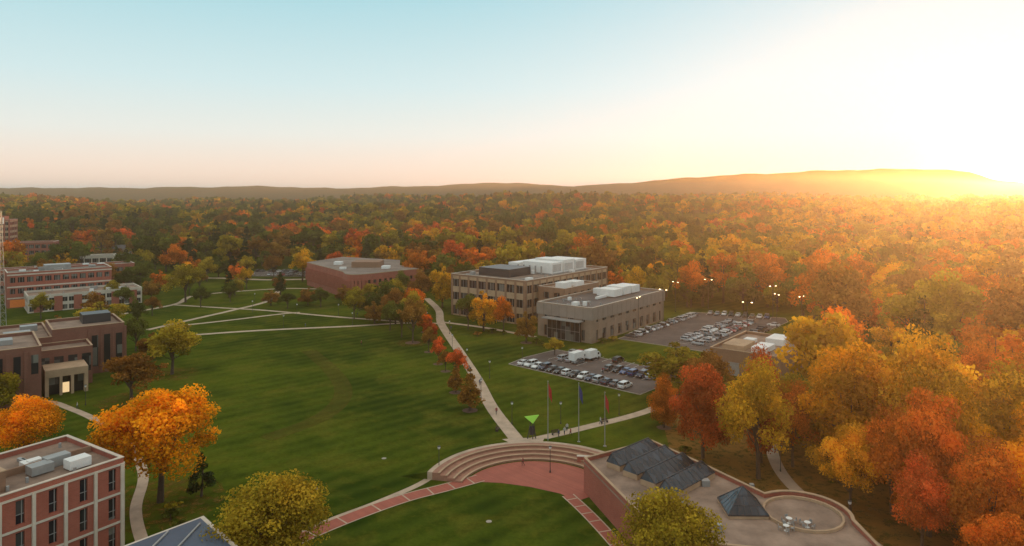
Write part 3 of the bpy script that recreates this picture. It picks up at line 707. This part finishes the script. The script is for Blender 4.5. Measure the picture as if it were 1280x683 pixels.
def poly_wall(nm,P,t,z0,z1,mat,e):
    V=[];F=[];n=len(P); Q=[]
    area=sum(P[i][0]*P[(i+1)%n][1]-P[(i+1)%n][0]*P[i][1] for i in range(n)); sg=1 if area>0 else -1
    for i in range(n):
        a=np.array(P[i-1],float);b=np.array(P[i],float);c=np.array(P[(i+1)%n],float)
        d1=(b-a)/np.linalg.norm(b-a);d2=(c-b)/np.linalg.norm(c-b)
        nn=np.array([-(d1+d2)[1],(d1+d2)[0]]); nn/=np.linalg.norm(nn); Q.append(b+nn*t*sg)
    for z in (z0,z1):
        V+=[(p[0],p[1],z) for p in P]+[(q[0],q[1],z) for q in Q]
    for i in range(n):
        j=(i+1)%n; F+=[(i,j,2*n+j,2*n+i),(n+i,3*n+i,3*n+j,n+j),(2*n+i,2*n+j,3*n+j,3*n+i)]
    return mk(nm,V,F,mat,e)
poly_wall('parapet',P,.4,5.0,5.6,M['brick'],e); poly_wall('coping',P,.5,5.6,5.72,M['tan'],e)
ax=np.array([8.4,8.0]);ax/=np.linalg.norm(ax);bx=np.array([ax[1],-ax[0]])
for i in range(4):
    o=np.array([16.4,110.6])+np.array([2.15,-3.35])*i
    Ln=11.2; hw=1.35
    def pt(a,b,z): q=o+ax*a+bx*b; return (q[0],q[1],z)
    V=[pt(0,-hw,5.9),pt(Ln,-hw,5.9),pt(Ln,hw,5.9),pt(0,hw,5.9),pt(.5,-.7,7.3),pt(Ln-.5,-.7,7.3)]
    mk('long_skylight_glass',V,[(0,1,5,4),(3,4,5,2),(0,4,3),(1,2,5)],M['glass_blue'],e)
    K=[pt(0,-hw,5.02),pt(Ln,-hw,5.02),pt(Ln,hw,5.02),pt(0,hw,5.02),pt(0,-hw,5.9),pt(Ln,-hw,5.9),pt(Ln,hw,5.9),pt(0,hw,5.9)]
    mk('long_skylight_kerb',[(x,y,z-.01 if z>5.5 else z) for x,y,z in K],BF,M['tan'],e)
    tl=[([V[4],V[5]],[.1,.1]),([V[0],V[4]],[.09,.09]),([V[3],V[4]],[.09,.09]),([V[1],V[5]],[.09,.09]),([V[2],V[5]],[.09,.09]),([V[3],V[2]],[.08,.08]),([V[0],V[1]],[.08,.08])]
    for k in range(1,9):
        t=k/9; a=Vector(V[3]).lerp(Vector(V[2]),t); b=Vector(V[4]).lerp(Vector(V[5]),t); c=Vector(V[0]).lerp(Vector(V[1]),t)
        tl+=[([a,b],[.045,.045]),([c,b],[.045,.045])]
    v,f=tubes(tl,4); mk('long_skylight_frame',v,f,M['dark_metal'],e)
pc=np.array([32.6,96.5]); hw=3.9
C4=[pc+ax*hw,pc+bx*hw,pc-ax*hw,pc-bx*hw]; C4=[(c[0],c[1],5.5) for c in C4]; ap=(pc[0],pc[1],8.4)
mk('pyramid_skylight_glass',C4+[ap],[(0,1,4),(1,2,4),(2,3,4),(3,0,4)],M['glass_blue'],e)
mk('pyramid_kerb',[(x,y,5.02) for x,y,z in C4]+[(x,y,5.49) for x,y,z in C4],BF,M['tan'],e)
tl=[([c,ap],[.1,.08]) for c in C4]+[([C4[i],C4[(i+1)%4]],[.1,.1]) for i in range(4)]
for i in range(4):
    a=Vector(C4[i]);b=Vector(C4[(i+1)%4]);c=Vector(ap)
    for t in (.2,.4,.6,.8):
        tl.append(([a.lerp(b,t),a.lerp(b,t).lerp(c,1-abs(t-.5)*2)],[.04,.04]))
    for t in (.33,.66): tl.append(([a.lerp(c,t),b.lerp(c,t)],[.04,.04]))
v,f=tubes(tl,4); mk('pyramid_frame',v,f,M['dark_metal'],e)
boxes('rooftop_vents',[(27,27.8,90,90.8,5.02,6),(24,24.6,97,97.6,5.02,5.9),(29,30.2,104,105.2,5.02,5.9),(36,36.6,103,103.6,5.02,5.8),(22,23.5,92,93.2,5.02,6.1)],M['hvac_grey'],e)
poly_wall('terrace_ring',arc(40.5,95,5.3,0,345,22),.3,5.01,5.4,M['tan'],e)
for i,(x,y) in enumerate([(37.6,92.6),(39.6,91.5),(36.4,90.6)]):
    t=empty('cafe_table',(x,y,5.0),i*.7)
    v,f=tubes([([(0,0,.70),(0,0,.75)],[.42,.42]),([(0,0,.0),(0,0,.7)],[.05,.05]),([(0,0,.01),(0,0,.04)],[.3,.3])],12); mk('table',v,f,M['hvac'],t)
    ch=[]
    for k in range(4):
        a=k*1.571; cx,cy=.8*math.cos(a),.8*math.sin(a)
        ch+=[(cx-.2,cx+.2,cy-.2,cy+.2,.43,.46)]+[(cx+dx-.02,cx+dx+.02,cy+dy-.02,cy+dy+.02,.0,.43) for dx in(-.17,.17) for dy in(-.17,.17)]
        bx0,by0=.99*math.cos(a),.99*math.sin(a); sx=.02 if abs(math.cos(a))>.5 else .2; sy=.02 if sx>.1 else .2
        ch+=[(bx0-sx,bx0+sx,by0-sy,by0+sy,.465,.82)]
    boxes('chairs',ch,M['hvac_grey'],t)
e=empty('flat_roof_service_building',(70,178,0),math.radians(A))
block(e,'main',0,28,0,19,6,M['brick_brown'],'roof_gravel')
boxes('garage_doors',[(-.06,0,2+i*4.4,5+i*4.4,0,3.6) for i in range(4)],M['hvac_grey'],e)
boxes('rooftop_units',[(4,12,5,9,6.2,7.6),(16,24,4,9,6.2,8),(15,18,12,15,6.2,7.2)],M['hvac'],e)
boxes('raised_roof',[(4,13,11,17,6.1,7.4)],M['tan'],e)
e=facade_building('brick_tower_block',(-362,466),20,16,16,30,8,3.4,M['tan'],1.6,.9,'roof',M['brick'])
boxes('penthouse',[(4,12,4,12,30,33)],M['brick'],e)
facade_building('brick_dormitory',(-345,440),20,42,14,16,4,3.6,M['brick'],1.6,.7,'roof',M['brick'])
facade_building('white_hall',(-282,420),25,32,14,9,2,4,M['white_conc'],1.6,.7,'roof',M['white_conc'])
def house(x,y,rot,wall):
    z=float(terr(x,y)); e=empty('white_house',(x,y,z),rot); w,d,h=random.uniform(10,14),8,6
    boxes('walls',[(-w/2,w/2,-d/2,d/2,-1,h)],wall,e)
    V=[(-w/2-.5,-d/2-.6,h),(w/2+.5,-d/2-.6,h),(w/2+.5,d/2+.6,h),(-w/2-.5,d/2+.6,h),(-w/2-.5,0,h+4),(w/2+.5,0,h+4)]
    mk('roof',V,[(0,1,5,4),(2,3,4,5),(0,4,3),(1,2,5),(3,2,1,0)],M['shingle'],e)
    boxes('windows',[(-w/2+1+i*2.4,-w/2+2.1+i*2.4,-d/2-.04,-d/2,z0,z0+1.4) for i in range(4) for z0 in (1,3.8)],M['glass'],e)
    boxes('chimney',[(w/4,w/4+.9,.5,1.4,h+1,h+5)],M['brick'],e)
for x,y in houses: house(x,y,random.uniform(-.6,.6),random.choice([M['siding'],M['siding'],M['tan'],M['brick_brown']]))

# ------------------------------------------------------------------ plaza
c0=(4,114)
arcp=arc(c0[0],c0[1],12.6,168,22,30)
sheet('brick_plaza',arcp+[(13,112),(10.5,110.2),(8,113.0),(3,115.6),(-2,117.2),(-6.5,117.6)],.034,M['paver'])
e=empty('amphitheatre_steps')
def ringseg(nm,r0,r1,z0,z1,mat,a0=38,a1=166,n=44,z1b=None):
    V=[];F=[]
    for a in np.linspace(math.radians(a0),math.radians(a1),n):
        c,s=math.cos(a),math.sin(a); zb=z1 if z1b is None else z1b
        V+=[(c0[0]+r0*c,c0[1]+r0*s,z0),(c0[0]+r0*c,c0[1]+r0*s,z1),(c0[0]+r1*c,c0[1]+r1*s,zb),(c0[0]+r1*c,c0[1]+r1*s,z0)]
    for i in range(n-1):
        for k in range(4): F.append((i*4+k,i*4+(k+1)%4,(i+1)*4+(k+1)%4,(i+1)*4+k))
    F.append((0,1,2,3)); F.append(tuple((n-1)*4+k for k in (3,2,1,0)))
    return mk(nm,V,F,mat,e)
for i in range(4):
    r=13+i*1.35
    ringseg('step_riser',r,r+1.36,0.0,.34*(i+1)-.08,M['step'])
    ringseg('step_cap',r-.06,r+.30,.34*(i+1)-.075,.34*(i+1)+.02,M['tan'])
ringseg('upper_landing',18.42,19.3,0,1.3,M['conc']); ringseg('grass_bank',19.31,24.5,-.05,1.28,M['ground'],z1b=.0)
ringseg('path_ramp',19.32,24.6,-.04,1.30,M['conc'],84,104,10,z1b=.03)
e=None
LW=[(-5.5,119.2),(-11,115.5),(-18.2,110.8),(-26.7,102.8),(-33,95),(-38,86)]
RW=[(9.2,112.4),(11,108),(12.8,103),(15,96),(17,88)]
for nm,pts,w in (('brick_walkway',LW,2.6),('brick_walkway',RW,1.8)):
    ribbon(nm,pts,w,.040,M['paver'])
    ribbon('walkway_border',pts,.22,.046,M['conc'],off=w/2+.1); ribbon('walkway_border',pts,.22,.046,M['conc'],off=-w/2-.1)
    sp=smooth_pts(pts)
    V=[];F=[]
    for i in range(3,len(sp)-1,4):
        a=np.array(sp[i]);b=np.array(sp[i+1]);d=(b-a)/np.linalg.norm(b-a);q=np.array([-d[1],d[0]]); o=len(V)
        for v in (a-q*w/2,a+d*.25-q*w/2,a+d*.25+q*w/2,a+q*w/2): V.append((v[0],v[1],.052))
        F.append((o,o+1,o+2,o+3))
    mk('walkway_band',V,F,M['conc'])
ribbon('upper_footpath',[(-12.5,125.5),(-15.1,117.8),(-21.7,109.8),(-28,103.5),(-36,94)],1.3,.028,M['conc'])
boxes('retaining_wall',[(0,13,0,.5,0,1.3)],M['brick'],None,(12,125.5,0),math.radians(-8))
boxes('retaining_wall_cap',[(-.08,13.08,-.08,.58,1.3,1.42)],M['white_conc'],None,(12,125.5,0),math.radians(-8))
for x,y in [(-3.5,103.5),(-24,128)]:
    disc('manhole_cover',x,y,.45,.02,M['kerb'])

# ------------------------------------------------------------------ street furniture
def flagpole(x,y,h,fm,nm='flagpole'):
    e=empty(nm,(x,y,0))
    v,f=tubes([([(0,0,0),(0,0,h)],[.10,.05]),([(0,0,0),(0,0,.25)],[.35,.3]),([(0,0,h),(0,0,h+.12),(0,0,h+.2)],[.1,.12,.03])],8); mk('pole',v,f,M['hvac_grey'],e)
    V=[];F=[]
    nx=8
    for i in range(nx):
        for k in range(6):
            V.append((.08+i*.09+.02*k,.14*math.sin(i*1.5+k*.4),h-.3-k*.5-i*.2))
    for i in range(nx-1):
        for k in range(5): F.append((i*6+k,i*6+k+1,(i+1)*6+k+1,(i+1)*6+k))
    mk('flag',V,F,fm,e)
flagpole(7.1,134.8,12.5,M['flag_red']); flagpole(13.3,136,11.8,M['flag_blue']); flagpole(18.2,133.8,10.6,M['flag_red'])
def lamp(x,y,h,arm=1.2,two=False):
    e=empty('street_lamp',(x,y,float(terr(x,y))),random.random()*3)
    tl=[([(0,0,0),(0,0,h)],[.11,.07]),([(0,0,0),(0,0,.5)],[.25,.2]),([(0,0,h-.1),(arm,0,h+.1)],[.05,.05])]
    if two: tl.append(([(0,0,h-.1),(-arm,0,h+.1)],[.05,.05]))
    v,f=tubes(tl,8); mk('post',v,f,M['dark_metal'],e)
    L2=[(arm-.1,arm+.6,-.18,.18,h+.06,h+.22)]; G=[(arm,arm+.5,-.14,.14,h-.03,h+.055)]
    if two: L2.append((-arm-.6,-arm+.1,-.18,.18,h+.06,h+.22)); G.append((-arm-.5,-arm,-.14,.14,h-.03,h+.055))
    boxes('head',L2,M['dark_metal'],e); 
    boxes('lens',[(a,b,c,d,z0-.12,z1) for a,b,c,d,z0,z1 in G],M['lamp'],e)
for x,y in [(68,284),(84,292),(45,243),(104,272),(97,250),(104,245),(58,262),(80,232)]: lamp(x,y,12.5,two=True)
def path_lamp(x,y,h=4.2):
    e=empty('path_lamp',(x,y,0))
    v,f=tubes([([(0,0,0),(0,0,h)],[.07,.05]),([(0,0,0),(0,0,.4)],[.16,.12]),([(0,0,h+.45),(0,0,h+.5),(0,0,h+.62)],[.3,.3,.05])],8); mk('post',v,f,M['dark_metal'],e)
    v,f=tubes([([(0,0,h),(0,0,h+.08),(0,0,h+.25),(0,0,h+.45)],[.1,.2,.24,.2])],10); mk('globe',v,f,M['hvac'],e)
for x,y in [(0,147),(-7.5,165),(-6,183),(-13,197),(-19,217),(-22,240),(6.8,121.5),(10.5,147),(24,153),(-32,257),(-60,256.5),(-84,251),(-108,284),(-87,276),(-70,275.5),(-115,305),(-30,104.5),(-13,121.5),(48,122),(49.5,100),(-100,160),(-70,131),(3,199)]: path_lamp(x,y)
e=empty('lime_triangle_sculpture',(4,137,0),.2)
V=[(-1.5,0,4.9),(1.5,.2,5.0),(.1,-.5,3.6),(-1.5,.15,4.95),(1.5,.35,5.05),(.1,-.3,3.6)]
mk('triangle_plate',V,[(0,1,2),(5,4,3),(0,3,4,1),(1,4,5,2),(2,5,3,0)],M['lime'],e)
v,f=tubes([([(-.9,.3,0),(-.2,0,4.2)],[.1,.07]),([(.9,.3,0),(.3,0,4.2)],[.1,.07]),([(0,-.8,0),(.1,-.1,4.0)],[.1,.07]),([(-.6,.2,2),(.6,.2,2)],[.06,.06])],6); mk('legs',v,f,M['dark_metal'],e)
boxes('lower_panel',[(-.5,.5,-.1,0,1.2,3)],M['dark_metal'],e)
for x,y,r in [(9,140.5,.5),(-3,143,1.4),(20,147.5,.55),(-12,192,1.2)]:
    e=empty('park_bench',(x,y,0),r)
    boxes('seat',[(-.9,.9,-.25+i*.17,-.12+i*.17,.43,.47) for i in range(3)],M['bark'],e)
    boxes('backrest',[(-.9,.9,.27,.31,.55+i*.16,.66+i*.16) for i in range(3)],M['bark'],e)
    boxes('legs',[(sx-.04,sx+.04,-.25,.26,0,.42) for sx in(-.75,.75)]+[(sx-.04,sx+.04,.265,.325,0,.95) for sx in(-.75,.75)],M['dark_metal'],e)
e=empty('lattice_radio_mast',(-160,213,0)); tl=[];H=44
def cn(k,z): w=1.1*(1-z/H)+.35; return (w*[1,1,-1,-1][k],w*[1,-1,-1,1][k],z)
zs=np.linspace(0,H,19)
for k in range(4): tl.append(([cn(k,0),cn(k,H)],[.1,.07]))
for i in range(18):
    for k in range(4):
        tl.append(([cn(k,zs[i]),cn((k+1)%4,zs[i+1])],[.045,.045])); tl.append(([cn(k,zs[i+1]),cn((k+1)%4,zs[i+1])],[.045,.045]))
v,f=tubes(tl,4); mk('lattice',v,f,M['hvac_grey'],e)
v,f=tubes([([(0,0,H),(0,0,H+3)],[.06,.03])]+[([(1.2*math.cos(a),1.2*math.sin(a),H-4),(1.2*math.cos(a),1.2*math.sin(a),H-2)],[.2,.2]) for a in (0,2.1,4.2)],8); mk('antennas',v,f,M['hvac'],e)

# ------------------------------------------------------------------ people
def cloth_mat(name,top,leg,hair):
    m,nt,out=new_mat(name); tc=N(nt,'ShaderNodeTexCoord'); sp=N(nt,'ShaderNodeSeparateXYZ'); nt.links.new(tc.outputs['Object'],sp.inputs[0])
    r=N(nt,'ShaderNodeValToRGB'); r.color_ramp.interpolation='CONSTANT'; el=r.color_ramp.elements
    st=[(0,(.03,.03,.03)),(.045,leg),(.50,top),(.83,(.45,.27,.19)),(.925,hair)]
    while len(el)<len(st): el.new(.5)
    for i,(p,c) in enumerate(st): el[i].position=p; el[i].color=(*c,1)
    nt.links.new(mrange(nt,sp.outputs[2],0,1.8),r.inputs[0])
    b=N(nt,'ShaderNodeBsdfPrincipled'); nt.links.new(r.outputs[0],b.inputs['Base Color']); b.inputs['Roughness'].default_value=.8
    nt.links.new(b.outputs[0],out.inputs[0]); return m
CM=[cloth_mat('clothes_a',(.5,.5,.5),(.03,.04,.08),(.05,.03,.02)),cloth_mat('clothes_b',(.3,.05,.05),(.03,.03,.03),(.12,.07,.03)),cloth_mat('clothes_c',(.04,.06,.15),(.12,.11,.1),(.02,.015,.01))]
def person(x,y,rot,k,z=0):
    V=[(0,0,.95),(0,0,1.15),(0,0,1.38),(0,.01,1.50),(0,.02,1.58),(0,.03,1.70),
       (.10,0,.90),(.11,.16,.50),(.11,.10,.09),(.11,.24,.04),
       (-.10,0,.90),(-.11,-.06,.50),(-.11,-.30,.13),(-.11,-.22,.05),
       (.19,0,1.40),(.24,-.08,1.13),(.25,.04,.90),(.25,.08,.80),
       (-.19,0,1.40),(-.24,.06,1.13),(-.25,.20,.93),(-.25,.24,.83)]
    E=[(0,1),(1,2),(2,3),(3,4),(4,5),(0,6),(6,7),(7,8),(8,9),(0,10),(10,11),(11,12),(12,13),(2,14),(14,15),(15,16),(16,17),(2,18),(18,19),(19,20),(20,21)]
    R=[.14,.12,.15,.06,.09,.10,.09,.06,.045,.04,.09,.06,.045,.04,.065,.045,.035,.035,.065,.045,.035,.035]
    me=bpy.data.meshes.new('person'); me.from_pydata(V,E,[]); ob=bpy.data.objects.new('walking_person',me); COL.objects.link(ob)
    ob.modifiers.new('Skin','SKIN'); 
    for i,r in enumerate(R): me.skin_vertices[0].data[i].radius=(r,r)
    me.skin_vertices[0].data[0].use_root=True
    s=ob.modifiers.new('Sub','SUBSURF'); s.levels=1; s.render_levels=1
    me.materials.append(CM[k%3]); ob.location=(x,y,z+.03); ob.rotation_euler=(0,0,rot)
try:
    for i,(x,y,r) in enumerate([(10.8,140.3,.4),(12,139.6,2),(9.5,138.8,1),(11.5,142.5,3.4),(-3.5,153,.2),(-8.3,176,3.2),(-8.0,178,.1),(-49,222,1.5),(-76,251,1.6),(19,146.5,-1.2),(2,124.5,1.8),(-22,246,.3),(-100,157,2.2),(25,188,1),(-62,273.5,1.2)]):
        person(x,y,r,i)
except Exception as ex: print('person fail',ex)

# ------------------------------------------------------------------ light and air
EL=2.0; AZ=36.2
sd=Vector((math.sin(math.radians(AZ))*math.cos(math.radians(EL)),math.cos(math.radians(AZ))*math.cos(math.radians(EL)),math.sin(math.radians(EL))))
sl=bpy.data.lights.new('sun','SUN'); sl.energy=5; sl.angle=math.radians(.6); sl.color=(1,.52,.21)
so=bpy.data.objects.new('sun',sl); COL.objects.link(so); so.rotation_euler=(-sd).to_track_quat('-Z','Y').to_euler(); so.location=(200,300,200)
w=bpy.data.worlds.new('World'); scene.world=w; w.use_nodes=True; nt=w.node_tree; nt.nodes.clear()
out=N(nt,'ShaderNodeOutputWorld')
sky=N(nt,'ShaderNodeTexSky'); sky.sky_type='NISHITA'; sky.sun_disc=False; sky.sun_elevation=math.radians(EL); sky.sun_rotation=math.radians(AZ)
bg1=N(nt,'ShaderNodeBackground'); nt.links.new(sky.outputs[0],bg1.inputs[0]); bg1.inputs[1].default_value=.014
tc=N(nt,'ShaderNodeTexCoord'); nv=N(nt,'ShaderNodeVectorMath',operation='NORMALIZE'); nt.links.new(tc.outputs['Generated'],nv.inputs[0])
sp=N(nt,'ShaderNodeSeparateXYZ'); nt.links.new(nv.outputs[0],sp.inputs[0])
base=ramp(nt,sp.outputs[2],[(0,(.94,.64,.47)),(.03,(.92,.72,.58)),(.08,(.78,.78,.72)),(.15,(.60,.75,.76)),(.27,(.38,.64,.70)),(.5,(.56,.62,.60)),(1,(.76,.70,.59))])
dt=N(nt,'ShaderNodeVectorMath',operation='DOT_PRODUCT'); nt.links.new(nv.outputs[0],dt.inputs[0]); dt.inputs[1].default_value=sd
mxx=N(nt,'ShaderNodeMath',operation='MAXIMUM'); nt.links.new(dt.outputs['Value'],mxx.inputs[0]); mxx.inputs[1].default_value=0
def powc(p,c):
    a=N(nt,'ShaderNodeMath',operation='POWER'); nt.links.new(mxx.outputs[0],a.inputs[0]); a.inputs[1].default_value=p
    s=N(nt,'ShaderNodeVectorMath',operation='SCALE'); s.inputs[0].default_value=c; nt.links.new(a.outputs[0],s.inputs['Scale']); return s.outputs[0]
acc=base
for p,c in ((8,(.30,.14,.11)),(60,(.16,.10,.04)),(500,(1.0,.7,.35)),(5000,(6,4.5,2.5))):
    a=N(nt,'ShaderNodeVectorMath',operation='ADD'); nt.links.new(acc,a.inputs[0]); nt.links.new(powc(p,c),a.inputs[1]); acc=a.outputs[0]
bg2=N(nt,'ShaderNodeBackground'); nt.links.new(acc,bg2.inputs[0]); bg2.inputs[1].default_value=1.08
ad=N(nt,'ShaderNodeAddShader'); nt.links.new(bg1.outputs[0],ad.inputs[0]); nt.links.new(bg2.outputs[0],ad.inputs[1]); nt.links.new(ad.outputs[0],out.inputs[0])
m,nt,out=new_mat('evening_haze'); vs=N(nt,'ShaderNodeVolumeScatter'); vs.inputs['Color'].default_value=(1,.72,.48,1); vs.inputs['Density'].default_value=.00027; vs.inputs['Anisotropy'].default_value=.74
nt.links.new(vs.outputs[0],out.inputs['Volume'])
hz=boxes('atmospheric_haze',[(-7000,7000,-400,8500,-60,80)],m)

cam=bpy.data.cameras.new('camera'); co=bpy.data.objects.new('camera',cam); COL.objects.link(co)
co.location=(0,0,50); co.rotation_euler=(math.radians(90),0,0)
cam.sensor_width=36; cam.lens=36*853/1280; cam.shift_y=-(341.5-240)/1280
cam.clip_start=.5; cam.clip_end=20000
scene.camera=co
